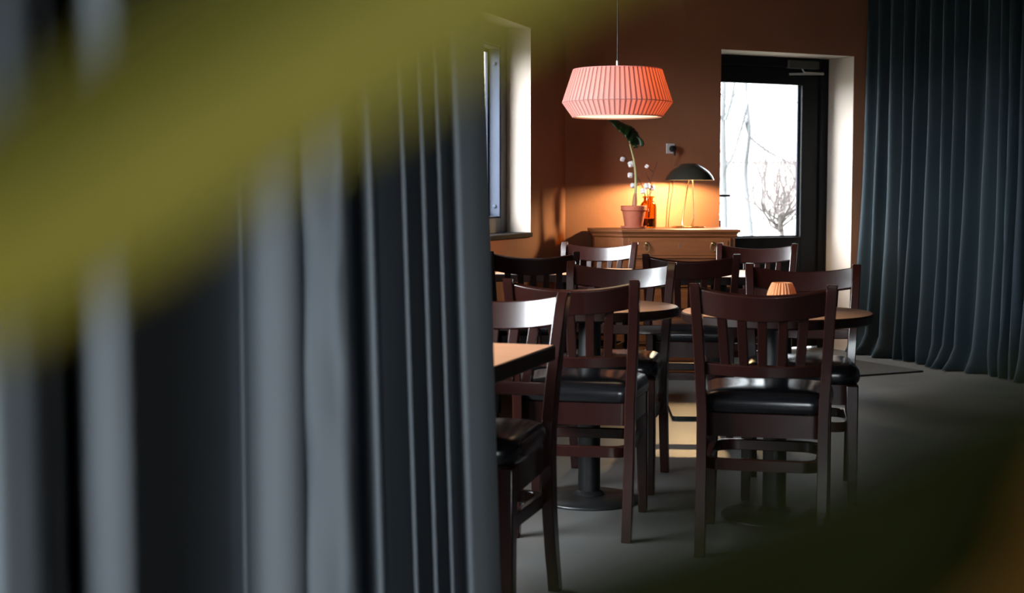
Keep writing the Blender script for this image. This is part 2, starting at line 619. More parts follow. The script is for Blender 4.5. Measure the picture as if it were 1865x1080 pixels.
def portal(fr, s0, s1, z0, z1, off):
    """daylight coming in through an opening: a sampling portal, it adds no light of its own"""
    ld = bpy.data.lights.new('daylight_portal', 'AREA')
    ld.shape = 'RECTANGLE'
    ld.size = s1 - s0
    ld.size_y = z1 - z0
    ld.cycles.is_portal = True
    ob = bpy.data.objects.new('daylight_portal', ld)
    C.objects.link(ob)
    zax = fr.n                     # lamp shines along -Z
    xax = fr.d
    yax = zax.cross(xax)
    m = Matrix((xax, yax, zax)).transposed().to_4x4()
    m.translation = fr.p((s0 + s1) / 2, off, (z0 + z1) / 2)
    ob.matrix_world = m


def window(n, fr, s0, s1, z0, z1, off=0.15):
    w = empty('window_%d' % n, fr.p((s0 + s1) / 2, off, z0))
    tag(w, kind='structure')
    inv = Vector(w.location)

    def part(name, bm, mat, **k):
        ob = mk(name, bm, mat, w, **k)
        ob.location = -inv
        return ob

    def ring(bm, a, b, c, d, wd, o0, o1):
        box(bm, a, a + wd, o0, o1, c, d, fr)
        box(bm, b - wd, b, o0, o1, c, d, fr)
        box(bm, a + wd, b - wd, o0, o1, c, c + wd, fr)
        box(bm, a + wd, b - wd, o0, o1, d - wd, d, fr)
    bm = bmesh.new()
    ring(bm, s0, s1, z0, z1, 0.115, off, off + 0.1)
    part('window_frame', bm, M['frame_dark'], smooth=None, bevel=0.003)
    a, b, c, d = s0 + 0.115, s1 - 0.115, z0 + 0.115, z1 - 0.115
    bm = bmesh.new()
    ring(bm, a, b, c, d, 0.012, off + 0.003, off + 0.097)
    part('sash', bm, M['frame_blue'], smooth=None, bevel=0.003)
    bm = bmesh.new()
    ring(bm, a + 0.012, b - 0.012, c + 0.012, d - 0.012, 0.022, off + 0.072, off + 0.086)
    part('glazing_bead', bm, M['frame_blue'], smooth=None, bevel=0.003)
    bm = bmesh.new()
    box(bm, a + 0.012, b - 0.012, off + 0.087, off + 0.093, c + 0.012, d - 0.012, fr)
    part('pane', bm, M['pane'], smooth=None)
    for z in (c + 0.07, d - 0.1):
        bm = bmesh.new()
        o = fr.p(b - 0.012, off + 0.035, z)
        ax = -fr.d
        e1 = fr.n
        e2 = Vector((0, 0, 1))
        rr = []
        for r, h in ((0.012, 0.0), (0.012, 0.005), (0.008, 0.008), (0.003, 0.009)):
            rr.append([o + ax * h + (e1 * math.cos(2 * PI * k / 16) + e2 * math.sin(2 * PI * k / 16)) * r for k in range(16)])
        loft(bm, rr)
        part('screw_cap', bm, M['frame_blue'])
    bm = bmesh.new()
    box(bm, s0, s1, -0.015, off + 0.02, z0 - 0.0, z0 + 0.028, fr)
    part('window_sill', bm, M['sill'], smooth=None, bevel=0.004)
    portal(fr, s0, s1, z0, z1, off + 0.25)
    return w


for i, (a, b) in enumerate(WINS):
    window(i + 1, W1, a, b, *WIN_Z)
window(3, WF, *FRONT_WIN, 0.7, 2.3)

# door with glazed leaf
door = tag(empty('door_1', W2.p(DOOR_S[0], 0.29, 0)), kind='structure')


def dpart(name, bm, mat, par=door, **k):
    ob = mk(name, bm, mat, par, **k)
    if par is door:
        ob.location = -Vector(door.location)
    return ob


d0, d1 = DOOR_S
bm = bmesh.new()
box(bm, d0, d0 + 0.07, 0.28, 0.36, 0, LINT, W2)
box(bm, d1 - 0.07, d1, 0.28, 0.36, 0, LINT, W2)
box(bm, d0 + 0.07, d1 - 0.07, 0.28, 0.36, LINT - 0.07, LINT, W2)
dpart('door_frame', bm, M['door_black'], smooth=None, bevel=0.004)
G0, G1, GZ0, GZ1 = 1.395, 2.14, 0.832, 1.946
bm = bmesh.new()
box(bm, d0 + 0.07, G0, 0.30, 0.345, 0.012, LINT - 0.07, W2)
box(bm, G1, d1 - 0.07, 0.30, 0.345, 0.012, LINT - 0.07, W2)
box(bm, G0, G1, 0.30, 0.345, 0.012, GZ0, W2)
box(bm, G0, G1, 0.30, 0.345, GZ1, LINT - 0.07, W2)
dpart('door_leaf', bm, M['door_black'], smooth=None, bevel=0.004)
bm = bmesh.new()
box(bm, G0, G1, 0.318, 0.326, GZ0, GZ1, W2)
dpart('pane', bm, M['pane'], smooth=None)
bm = bmesh.new()
for a, b, c, d in ((G1 - 0.018, G1, GZ0, GZ1), (G0, G0 + 0.018, GZ0, GZ1), (G0, G1, GZ0, GZ0 + 0.012)):
    box(bm, a, b, 0.327, 0.34, c, d, W2)
dpart('glazing_bead', bm, M['frame_blue'], smooth=None, bevel=0.002)
bm = bmesh.new()
box(bm, 1.325, 1.375, 0.288, 0.30, 1.05, 1.22, W2)
tube(bm, [W2.p(1.35, 0.30, 1.137), W2.p(1.35, 0.25, 1.137), W2.p(1.365, 0.243, 1.137), W2.p(1.465, 0.243, 1.137)], 0.009, 10)
dpart('handle', bm, M['black_plastic'])
bm = bmesh.new()
box(bm, 1.985, 2.25, 0.245, 0.30, 2.062, 2.122, W2)
clo = dpart('door_closer', bm, M['frame_dark'], smooth=None, bevel=0.006)
bm = bmesh.new()
tube(bm, [W2.p(2.11, 0.27, 2.062), W2.p(2.12, 0.255, 2.035), W2.p(2.27, 0.225, 2.03)], 0.006, 8)
tube(bm, [W2.p(2.27, 0.225, 2.028), W2.p(2.0, 0.275, 2.02)], [0.011, 0.008], 8)
dpart('closer_arm', bm, M['chrome'])
bm = bmesh.new()
box(bm, 1.40, 1.445, 0.3165, 0.318, 0.905, 0.96, W2)
dpart('sticker', bm, M['blue'], smooth=None)['label'] = 'small blue sticker on the glass'
portal(W2, G0, G1, GZ0, GZ1, 0.5)

# ------------------------------------------------------------------ chairs
POST_Y = [(0.0, -0.285), (0.12, -0.25), (0.25, -0.222), (0.4, -0.207), (0.5, -0.207), (0.6, -0.218), (0.7, -0.238), (0.8, -0.264), (0.87, -0.285)]
POST_X = [(0.0, 0.188), (0.45, 0.190), (0.87, 0.211)]


def post_y(z):
    # smooth the table a little
    return (interp(POST_Y, max(0, z - 0.03)) + interp(POST_Y, z) * 2 + interp(POST_Y, min(0.87, z + 0.03))) / 4


SEAT_PTS = [(-0.195, -0.2), (0.195, -0.2), (0.225, 0.2), (-0.225, 0.2)]


def make_chair():
    t = empty('dining_chair', (0, 0, 0))
    # seat cushion
    base = rounded(SEAT_PTS, [0.05, 0.05, 0.09, 0.09], 6)
    bm = bmesh.new()
    rings = []
    for s, z in ((0.955, 0.448), (0.985, 0.456), (1.0, 0.468), (1.0, 0.482), (0.985, 0.496), (0.94, 0.508), (0.84, 0.517),
                 (0.66, 0.523), (0.4, 0.526), (0.12, 0.527)):
        rings.append([(x * s, y * s, z) for x, y in base])
    loft(bm, rings)
    mk('seat', bm, M['leather'], t, smooth=60)
    # apron
    bm = bmesh.new()
    o = rounded([(x * 0.95, y * 0.95) for x, y in SEAT_PTS], [0.03, 0.03, 0.07, 0.07], 5)
    i_ = rounded([(x * 0.86, y * 0.86) for x, y in SEAT_PTS], [0.03, 0.03, 0.06, 0.06], 5)
    loft(bm, [[(x, y, z) for x, y in o] for z in (0.372, 0.449)] + [[(x, y, z) for x, y in i_] for z in (0.449, 0.372)]
         + [[(x, y, 0.372) for x, y in o]], cap=False)
    mk('apron', bm, M['wood'], t, bevel=0.003)
    # legs; the rear pair run up as the back posts
    for sx in (-1, 1):
        bm = bmesh.new()
        rr = []
        for z, w in ((0.0, 0.030), (0.02, 0.033), (0.2, 0.038), (0.445, 0.044)):
            cx, cy = sx * lerp(0.196, 0.19, z / 0.445), lerp(0.178, 0.168, z / 0.445)
            rr.append([(cx + a * w / 2, cy + b * w / 2, z) for a, b in ((-1, -1), (1, -1), (1, 1), (-1, 1))])
        loft(bm, rr)
        mk('leg', bm, M['wood'], t, bevel=0.004)
    for sx in (-1, 1):
        bm = bmesh.new()
        rr = []
        zs = [0.0, 0.06, 0.12, 0.18, 0.25, 0.32, 0.4, 0.45, 0.5, 0.56, 0.62, 0.68, 0.74, 0.8, 0.835, 0.856, 0.867, 0.87]
        for z in zs:
            cx, cy = sx * interp(POST_X, z), post_y(z)
            w = 0.034
            d = interp([(0, 0.038), (0.2, 0.046), (0.45, 0.054), (0.65, 0.05), (0.83, 0.044), (0.87, 0.036)], z)
            sh = 0.0
            if z > 0.835:
                sh = -(z - 0.835) * 0.25
                d *= 1 - ((z - 0.835) / 0.035) ** 2 * 0.35
            rr.append([(cx + a * w / 2, cy + sh + b * d / 2, z) for a, b in ((-1, -1), (1, -1), (1, 1), (-1, 1))])
        loft(bm, rr)
        mk('leg', bm, M['wood'], t, bevel=0.005)['label'] = 'rear leg that runs up as a back post'

    # curved boards of the back
    def board(zb, zt, dip, sag, half, th, y_in=0.0):
        def fn(u, v):
            q = 2 * u - 1
            zz = lerp(zb, zt, v) - dip * (1 - q * q)
            x = q * half
            y = post_y(zz) - sag * (1 - q * q) + y_in
            slope = 2 * sag * q / half
            n = Vector((-slope, 1, 0))
            n.normalize()
            dz = 0.01
            dy = (post_y(zz + dz) - post_y(zz - dz)) / (2 * dz)
            n = Vector((n.x, n.y, -dy)).normalized()
            return Vector((x, y, zz)), n
        return fn
    bm = bmesh.new()
    sheet(bm, board(0.776, 0.857, 0.022, 0.042, 0.199, 0.022), 20, 4, 0.022)
    mk('top_rail', bm, M['wood'], t, smooth=50, bevel=0.004)
    bm = bmesh.new()
    sheet(bm, board(0.578, 0.616, 0.006, 0.03, 0.186, 0.022), 16, 2, 0.022)
    mk('lower_rail', bm, M['wood'], t, smooth=50, bevel=0.003)
    for k in range(5):
        q = -0.66 + 0.33 * k
        bm = bmesh.new()
        zt = 0.786 - 0.022 * (1 - q * q)
        zb = 0.612 - 0.006 * (1 - q * q)

        def fn(u, v, q=q, zt=zt, zb=zb):
            z = lerp(zb, zt, v)
            f = v
            sag = lerp(0.03, 0.042, f) * (1 - q * q)
            x = q * lerp(0.176, 0.192, f) + (u - 0.5) * 0.029
            y = post_y(z) - sag
            dy = (post_y(z + .01) - post_y(z - .01)) / .02
            return Vector((x, y, z)), Vector((-q * 0.55, 1, -dy)).normalized()
        sheet(bm, fn, 1, 6, 0.012)
        mk('slat', bm, M['wood'], t, smooth=50, bevel=0.002)
    # bentwood hoop stretcher
    bm = bmesh.new()
    o = rounded([(-0.185, -0.222), (0.185, -0.222), (0.192, 0.175), (-0.192, 0.175)], [0.07, 0.07, 0.09, 0.09], 8)
    i_ = rounded([(-0.165, -0.202), (0.165, -0.202), (0.172, 0.155), (-0.172, 0.155)], [0.06, 0.06, 0.08, 0.08], 8)
    loft(bm, [[(x, y, z) for x, y in o] for z in (0.268, 0.305)] + [[(x, y, z) for x, y in i_] for z in (0.305, 0.268)]
         + [[(x, y, 0.268) for x, y in o]], cap=False)
    mk('stretcher', bm, M['wood'], t, bevel=0.003)
    return t


CHAIRS = [
    # centre of the top of the back, yaw in degrees, backs the camera?, label
    (0.780, 4.43, -13, True, 'dark wooden chair in the right foreground with its slatted back turned to the camera'),
    (0.194, 4.69, -11, True, 'dark wooden chair backing the camera, between the square table and left round table'),
    (-0.053, 4.14, -18, False, 'dark wooden chair tucked under the square table beside the grey curtain, facing the camera'),
    (0.452, 5.90, -14, False, 'dark wooden chair on the far side of the left round table, facing the camera'),
    (0.105, 6.98, -2, True, 'dark wooden chair below the window sill with its back to the camera'),
    (0.510, 8.32, -18, False, 'dark wooden chair in front of the left end of the pine sideboard, facing the camera'),
    (0.836, 6.66, -6, True, 'dark wooden chair with its back to the camera, standing before the sideboard drawers'),
    (1.390, 8.10, -16, False, 'farthest dark wooden chair, standing in front of the glazed door and facing the camera'),
    (1.166, 5.72, -12, False, 'dark wooden chair on the far side of the right round table, nearest the velvet curtain'),
]
proto = None
for cx, cy, a, away, label in CHAIRS:
    th = math.radians(a if away else 180 + a)
    fx, fy = -math.sin(th), math.cos(th)
    loc = (cx + 0.285 * fx, cy + 0.285 * fy, 0)
    if proto is None:
        proto = make_chair()
        proto.location = loc
        proto.rotation_euler = (0, 0, th)
        o = proto
    else:
        o = dup(proto, loc, th)
    tag(o, label, 'chair', 'dark slat back dining chairs')


# ------------------------------------------------------------------ tables
def pedestal(t, base, h, boff=(0, 0)):
    bm = bmesh.new()
    if base[0] == 'disc':
        r = base[1]
        lathe(bm, [(r, 0.0), (r, 0.008), (r - 0.012, 0.016), (r * 0.5, 0.021), (0.05, 0.025)], 56)
    else:
        w = base[1]
        prism(bm, rounded([(-w, -w), (w, -w), (w, w), (-w, w)], 0.03, 5), 0.0, 0.022)
    mk('base', bm, M['iron'], t, bevel=0.002, loc=(boff[0], boff[1], 0))
    bm = bmesh.new()
    lathe(bm, [(0.058, 0.02), (0.058, 0.028), (0.05, 0.036), (0.0415, 0.04), (0.0415, h - 0.045), (0.06, h - 0.043), (0.06, h - 0.035)], 32)
    for k in range(2):
        if k == 0:
            box(bm, -0.22, 0.22, -0.022, 0.022, h - 0.04, h - 0.03)
        else:
            box(bm, -0.022, 0.022, -0.22, 0.22, h - 0.0395, h - 0.0305)
    mk('column', bm, M['iron'], t, smooth=35, loc=(boff[0], boff[1], 0))


TABLE_H = 0.735


def round_table(x, y, r, rz, label):
    t = tag(empty('round_table', (x, y, 0), rz), label, 'table', 'round tables')
    bm = bmesh.new()
    n = 96
    lathe(bm, [(r - 0.006, TABLE_H - 0.006), (r - 0.005, TABLE_H - 0.001), (r - 0.007, TABLE_H)], n)
    mk('tabletop', bm, M['table_top'], t)
    bm = bmesh.new()
    lathe(bm, [(r - 0.012, TABLE_H - 0.036), (r, TABLE_H - 0.03), (r, TABLE_H - 0.006), (r - 0.004, TABLE_H - 0.0015), (r - 0.012, TABLE_H - 0.0015)], n)
    mk('table_edge', bm, M['table_edge'], t)['label'] = 'dark edge band under the top'
    pedestal(t, ('disc', 0.188), TABLE_H)
    return t


def square_table(x, y, w, rz, base, label, d=None, boff=(0, 0)):
    t = tag(empty('square_table', (x, y, 0), rz), label, 'table', 'square tables')
    h = w / 2
    hd = (d or w) / 2
    bm = bmesh.new()
    prism(bm, [(-h + .004, -hd + .004), (h - .004, -hd + .004), (h - .004, hd - .004), (-h + .004, hd - .004)], TABLE_H - 0.006, TABLE_H)
    mk('tabletop', bm, M['table_top'], t, bevel=0.001)
    bm = bmesh.new()
    prism(bm, [(-h, -hd), (h, -hd), (h, hd), (-h, hd)], TABLE_H - 0.042, TABLE_H - 0.0015)
    mk('table_edge', bm, M['table_edge'], t, bevel=0.003)['label'] = 'dark edge band under the top'
    pedestal(t, base, TABLE_H, boff)
    return t


round_table(0.935, 5.03, 0.335, math.radians(10), 'round oak table on the right, holding the fluted amber candle holder')
round_table(0.29, 5.305, 0.33, math.radians(-8), 'round oak table left of centre under the pink pendant lamp')
square_table(-0.346, 3.676, 0.74, math.radians(-18), ('disc', 0.2), 'square oak table partly hidden behind the grey foreground curtain', boff=(0, -0.17))
square_table(0.27, 7.68, 0.66, math.radians(-14), ('disc', 0.2), 'oak table between the chairs beneath the window')
square_table(1.08, 7.46, 0.67, math.radians(-3), ('square', 0.25), 'oak table reflecting daylight in front of the sideboard and door', boff=(0, -0.03))

# candle holder
ch = tag(empty('candle_holder', (0.955, 5.04, TABLE_H)), 'small fluted amber glass candle holder on the right round table', 'candle holder')
bm = bmesh.new()
n = 120
prof = [(0.038, 0.0), (0.046, 0.006), (0.052, 0.022), (0.053, 0.04), (0.050, 0.06), (0.043, 0.082), (0.036, 0.097), (0.033, 0.102)]
rings = []
for r, z in prof:
    rings.append([((r + (0.0026 * math.cos(26 * 2 * PI * i / n))) * math.cos(2 * PI * i / n),
                   (r + (0.0026 * math.cos(26 * 2 * PI * i / n))) * math.sin(2 * PI * i / n), z) for i in range(n)])
for r, z in reversed(prof):
    r -= 0.004
    rings.append([(r * math.cos(2 * PI * i / n), r * math.sin(2 * PI * i / n), max(z, 0.004)) for i in range(n)])
loft(bm, rings)
mk('glass_bowl', bm, M['votive'], ch)
bm = bmesh.new()
lathe(bm, [(0.019, 0.005), (0.019, 0.02), (0.017, 0.021)], 24)
cd = mk('candle', bm, M['wax'], ch)
bm = bmesh.new()
lathe(bm, [(0.001, 0.022), (0.004, 0.027), (0.0045, 0.032), (0.003, 0.04), (0.0006, 0.047)], 12)
mk('added_flame', bm, M['added_flame'], cd)  # unseen flame, added so the amber glass glows

# ------------------------------------------------------------------ pendant lamp
PX, PY = 0.41, 5.6
pl = tag(empty('pendant_lamp', (PX, PY, 1.449)), 'pleated salmon pink pendant lamp hanging from a thin cord over the tables', 'lamp')
RT, RM, RB = 0.172, 0.2135, 0.174
ZB, ZM, ZT = 0.0, 0.055, 0.181
bm = bmesh.new()
NP = 64
for k in range(NP):
    a0 = 2 * PI * k / NP
    da = 2 * PI / NP
    # each pleat: a flat single layer, then a narrow folded overlap
    segs = [(0.0, 0.0022, 0), (0.62, 0.0022, 0), (0.70, 0.0, 1), (1.0, 0.0, 1)]
    for (f0, h0, _), (f1, h1, mi) in zip(segs, segs[1:]):
        for (ra, za, rb, zb) in ((RT, ZT, RM, ZM), (RM, ZM, RB, ZB)):
            q = []
            for f, hh, r, z in ((f0, h0, ra, za), (f1, h1, ra, za), (f1, h1, rb, zb), (f0, h0, rb, zb)):
                a = a0 + da * f
                q.append(bm.verts.new(((r + hh) * math.cos(a), (r + hh) * math.sin(a), z)))
            fc = bm.faces.new(q)
            fc.material_index = mi
    for (ra, za, rb, zb) in ((RT, ZT, RM, ZM), (RM, ZM, RB, ZB)):
        a = a0
        q = [bm.verts.new(((r + hh) * math.cos(a), (r + hh) * math.sin(a), z)) for r, z, hh in
             ((ra, za, 0.0), (ra, za, 0.0022), (rb, zb, 0.0022), (rb, zb, 0.0))]
        bm.faces.new(q).material_index = 1
mk('lamp_shade', bm, [M['shade_single'], M['shade_double']], pl, smooth=None)
bm = bmesh.new()
for r, z in ((RM + 0.0005, ZM), ):
    tube(bm, [((r + 0.001) * math.cos(2 * PI * i / 64), (r + 0.001) * math.sin(2 * PI * i / 64), z) for i in range(64)], 0.0016, 6, closed=True)
mk('seam', bm, M['shade_double'], pl)
for r, z in ((RB, ZB), (RT, ZT)):
    bm = bmesh.new()
    tube(bm, [(r * math.cos(2 * PI * i / 64), r * math.sin(2 * PI * i / 64), z) for i in range(64)], 0.0025, 6, closed=True)
    mk('shade_ring', bm, M['shade_single'], pl)
bm = bmesh.new()
for k in range(3):
    a = 2 * PI * k / 3 + 0.4
    tube(bm, [(0, 0, ZT + 0.005), (RT * math.cos(a), RT * math.sin(a), ZT)], 0.002, 6)
mk('shade_spider', bm, M['chrome'], pl)
bm = bmesh.new()
lathe(bm, [(RB - 0.004, 0.004), (RB - 0.003, 0.007)], 64)
mk('diffuser', bm, M['diffuser'], pl)['label'] = 'lit cream diffuser disc'
bm = bmesh.new()
lathe(bm, [(0.006, ZT - 0.03), (0.006, ZT + 0.035), (0.003, ZT + 0.038)], 16)
mk('socket_stem', bm, M['chrome'], pl)
bm = bmesh.new()
lathe(bm, [(0.0028, ZT + 0.035), (0.0028, CEIL - 1.449)], 10)
mk('cord', bm, M['black_plastic'], pl)
bm = bmesh.new()
lathe(bm, [(0.05, CEIL - 1.449 - 0.025), (0.05, CEIL - 1.449)], 32)
mk('ceiling_rose', bm, M['black_plastic'], pl, bevel=0.004)
bm = bmesh.new()
lathe(bm, [(0.008, 0.06), (0.028, 0.075), (0.034, 0.095), (0.028, 0.115), (0.014, 0.135), (0.013, 0.165)], 24)
mk('bulb', bm, emission('pendant_bulb', (1.0, 0.62, 0.33), 60.0), pl)

# ------------------------------------------------------------------ sideboard
SB = Frame((0, 0), (1, 0), (0, 1))
SZ = 0.927
YF, YB = 8.95, 9.42
XL, XR = 0.525, 1.40
CUT = 0.17                        # canted left corner
YBR = 9.62
sbd = tag(empty('sideboard', (0.95, 9.2, 0)), 'honey pine chest of drawers with a canted left corner by the back wall', 'sideboard')


def spart(name, bm, mat, par=None, **k):
    ob = mk(name, bm, mat, par or sbd, **k)
    if par is None:
        ob.location = -Vector(sbd.location)
    return ob


def body_outline(e):
    return [(XL - e, YB), (XL - e, YF + CUT - e * 0.4), (XL + CUT - e * 0.4, YF - e), (XR + e, YF - e), (XR + e, YB + 0.2), (XL + 0.42, YB + 0.2)]


bm = bmesh.new()
prism(bm, body_outline(0.0), 0.06, SZ - 0.03)
spart('body', bm, M['pine'], smooth=None, bevel=0.004)
bm = bmesh.new()
prism(bm, body_outline(0.012), 0.0, 0.07)
spart('plinth', bm, M['pine'], smooth=None, bevel=0.004)
bm = bmesh.new()
prism(bm, body_outline(0.028), SZ - 0.018, SZ)
prism(bm, body_outline(0.018), SZ - 0.027, SZ - 0.0185)
prism(bm, body_outline(0.012), SZ - 0.044, SZ - 0.0275)
prism(bm, body_outline(0.006), SZ - 0.050, SZ - 0.0445)
spart('top', bm, M['pine'], smooth=None, bevel=0.003)
for k in range(5):
    zc = 0.825 - 0.18 * k
    z0, z1 = zc - 0.078, zc + 0.05
    if k:
        z1 = zc + 0.078
    if z0 < 0.07:
        z0 = 0.085
    dx0, dx1 = XL + CUT + 0.035, XR - 0.03
    bm = bmesh.new()
    box(bm, dx0, dx1, YF - 0.012, YF + 0.02, z0, z1)
    box(bm, dx0 + 0.018, dx1 - 0.018, YF - 0.016, YF - 0.0125, z0 + 0.018, z1 - 0.018)
    dr = spart('drawer', bm, M['pine'], smooth=None, bevel=0.004)
    mid = (dx0 + dx1) / 2
    zc = (z0 + z1) / 2
    for hx in (mid - 0.207, mid + 0.207):
        bm = bmesh.new()
        yy = YF - 0.016
        for r, a0, a1 in ((0.011, 0, 0.004), ):
            rr = [[(hx + rad * math.cos(2 * PI * i / 16), yy - h, zc + 0.028 + rad * math.sin(2 * PI * i / 16)) for i in range(16)]
                  for rad, h in ((0.013, 0.0), (0.012, 0.004), (0.006, 0.01), (0.003, 0.012))]
            loft(bm, rr)
        ring = [(hx + 0.016 * math.cos(2 * PI * i / 24), yy - 0.011 - 0.004 * (0.5 - 0.5 * math.sin(2 * PI * i / 24)), zc + 0.004 + 0.026 * math.sin(2 * PI * i / 24)) for i in range(24)]
        tube(bm, ring, 0.0028, 6, closed=True)
        hd = mk('handle', bm, M['brass_old'], dr)
    bm = bmesh.new()
    yy = YF - 0.0165
    prism(bm, [(0, 0)] * 0 or [(mid - 0.005, -1), (mid + 0.005, -1), (mid + 0.005, 1), (mid - 0.005, 1)], 0, 1)
    bm.clear()
    rr = [[(mid + rad * 0.6 * math.cos(2 * PI * i / 16), yy - h, zc + 0.012 + rad * 1.5 * math.sin(2 * PI * i / 16)) for i in range(16)]
          for rad, h in ((0.011, -0.001), (0.010, 0.0015))]
    loft(bm, rr)
    mk('keyhole', bm, M['pine_dark'], dr)

# ------------------------------------------------------------------ things on the sideboard
def on_sb(x, Y):
    return at_depth(x, 420, Y).x


# table lamp
LX, LY = on_sb(1255, 9.42), 9.42
S = 9.42 / F_PX
lamp = tag(empty('table_lamp', (LX, LY, SZ)), 'black domed table lamp on thin brass legs at the right of the sideboard', 'lamp')
bm = bmesh.new()
prof = [(0.161, 0.313), (0.159, 0.318), (0.150, 0.340), (0.128, 0.368), (0.098, 0.392), (0.066, 0.412), (0.054, 0.419), (0.03, 0.423), (0.004, 0.424)]
outer_r = []
nn = 56
rr = []
for r, z in prof:
    rr.append([(r * math.cos(2 * PI * i / nn), r * math.sin(2 * PI * i / nn), z) for i in range(nn)])
for r, z in reversed(prof):
    rr.append([(max(r - 0.003, 0.002) * math.cos(2 * PI * i / nn), max(r - 0.003, 0.002) * math.sin(2 * PI * i / nn), z - 0.003 if r < 0.16 else z) for i in range(nn)])
loft(bm, rr + [rr[0]], cap=False)
mk('lamp_shade', bm, M['black_shade'], lamp)
# wire stand: one bent brass rod with a ring foot
def lz(y):
    return (412 - y) * S


bm = bmesh.new()
tube(bm, [(0.108 * math.cos(2 * PI * i / 48) * 0.98 - 0.005, 0.108 * math.sin(2 * PI * i / 48), 0.005) for i in range(48)], 0.0048, 8, closed=True)
mk('foot_ring', bm, M['brass'], lamp)
for pts in ([(-0.004, -0.02, 0.33), (-0.03, -0.05, 0.2), (-0.052, -0.085, 0.06), (-0.056, -0.092, 0.028), (-0.045, -0.098, 0.009), (-0.005, -0.107, 0.006)],
            [(0.022, 0.02, 0.33), (0.030, 0.03, 0.2), (0.036, 0.042, 0.06), (0.036, 0.046, 0.025), (0.028, 0.06, 0.010), (0.0, 0.107, 0.006)],
            [(0.036, 0.042, 0.06), (0.018, -0.01, 0.028), (-0.002, -0.05, 0.010), (-0.03, -0.103, 0.006)]):
    bm = bmesh.new()
    tube(bm, catmull(pts, 6), 0.0042, 8)
    mk('leg', bm, M['brass'], lamp)
bm = bmesh.new()
lathe(bm, [(0.017, 0.34), (0.017, 0.385), (0.012, 0.42)], 20, c=(0.008, 0, 0))
tube(bm, [(-0.006, -0.022, 0.345), (0.024, 0.022, 0.345)], 0.004, 8)
mk('socket', bm, M['brass'], lamp)
bm = bmesh.new()
lathe(bm, [(0.008, 0.366), (0.02, 0.358), (0.024, 0.344), (0.02, 0.33), (0.006, 0.322)], 20, c=(0.008, 0, 0))
mk('bulb', bm, M['bulb'], lamp)

# wall socket and the lamp cord with its plug
def on_w2(x, y, off):
    r = ray(x, y)
    o = W2.p(0, off, 0)
    d = W2.d
    det = -r.x * d.y + d.x * r.y
    k = (-o.x * d.y + d.x * o.y) / det
    s = (r.x * o.y - r.y * o.x) / det
    return s, CAM_H + r.z * k


s_, z_ = on_w2(1220.5, 270.5, 0)
sock = tag(empty('wall_socket', W2.p(s_, 0, z_)), 'white square wall socket with a black plug, above the table lamp', 'socket')
bm = bmesh.new()
box(bm, s_ - 0.034, s_ + 0.034, -0.009, -0.0005, z_ - 0.034, z_ + 0.034, W2)
ob = mk('cover_plate', bm, M['white_plastic'], sock, smooth=None, bevel=0.004)
ob.location = -Vector(sock.location)
bm = bmesh.new()
o = W2.p(s_ + 0.008, -0.009, z_ - 0.002)
e1, e2, ax = W2.d, Vector((0, 0, 1)), -W2.n
rr = [[o + ax * h + (e1 * math.cos(2 * PI * k / 24) + e2 * math.sin(2 * PI * k / 24)) * r for k in range(24)]
      for r, h in ((0.021, 0.0), (0.021, 0.022), (0.017, 0.03), (0.008, 0.033))]
loft(bm, rr)
tube(bm, [o + ax * 0.02, o + ax * 0.024 + e1 * 0.008 - e2 * 0.03, o + ax * 0.022 + e1 * 0.010 - e2 * 0.046], [0.009, 0.0075, 0.005], 10)
cordpts = [o + ax * 0.022 + e1 * 0.010 - e2 * 0.044]
plug = mk('plug', bm, M['black_plastic'], lamp)
inv = Matrix.Translation(-Vector(lamp.location))
plug.location = -Vector(lamp.location)
bm = bmesh.new()
for (x, y) in ((1227.5, 300), (1226.5, 325), (1226, 345), (1222, 370), (1219, 395), (1218.6, 408)):
    s2, z2 = on_w2(x, y, -0.012)
    cordpts.append(W2.p(s2, -0.012, z2))
cordpts.append(cordpts[-1] + Vector((0, 0, -0.12)))
tube(bm, catmull(cordpts, 5), 0.0028, 6)
cordb = []
for (x, y) in ((1219.5, 328), (1220, 345), (1217, 370), (1215, 395), (1214.5, 410)):
    s2, z2 = on_w2(x, y, -0.012)
    cordb.append(W2.p(s2, -0.012, z2))
low = cordpts[-1]
cordb.append(Vector((cordb[-1].x, cordb[-1].y, low.z)))
tube(bm, catmull(cordb, 5), 0.0028, 6)
tube(bm, catmull([low, (low + cordb[-1]) / 2 + Vector((0, 0, -0.03)), cordb[-1]], 5), 0.0028, 6)
c0 = cordb[0]
tube(bm, catmull([c0, c0.lerp(Vector((LX, LY, SZ + 0.40)), 0.3) + Vector((0, 0, 0.06)), Vector((LX - 0.06, LY + 0.06, SZ + 0.385)), Vector((LX + 0.008, LY, SZ + 0.375))], 6), 0.0028, 6)
co = mk('cord', bm, M['cord'], lamp)
co.location = -Vector(lamp.location)

# potted plant
GY = 9.22
GX = on_sb(1154, GY)
gs = GY / F_PX
pp = tag(empty('potted_plant', (GX, GY, SZ)), 'terracotta pot holding one tall stalk with a single dark green leaf', 'plant')
bm = bmesh.new()
lathe(bm, [(0.074, 0.0), (0.082, 0.004), (0.084, 0.017), (0.079, 0.017), (0.072, 0.009)], 40)
mk('saucer', bm, M['terracotta'], pp)
bm = bmesh.new()
lathe(bm, [(0.056, 0.01), (0.058, 0.012), (0.075, 0.112), (0.079, 0.113), (0.083, 0.118), (0.084, 0.144), (0.081, 0.147), (0.076, 0.146),
           (0.072, 0.125)], 44)
mk('pot', bm, M['terracotta'], pp, smooth=35)
bm = bmesh.new()
lathe(bm, [(0.071, 0.118), (0.071, 0.128), (0.03, 0.134)], 32)
mk('soil', bm, M['soil'], pp)


def gp(x, y, dy=0.0):
    v = at_depth(x, y, GY + dy)
    return Vector((v.x - GX, dy, v.z - SZ))


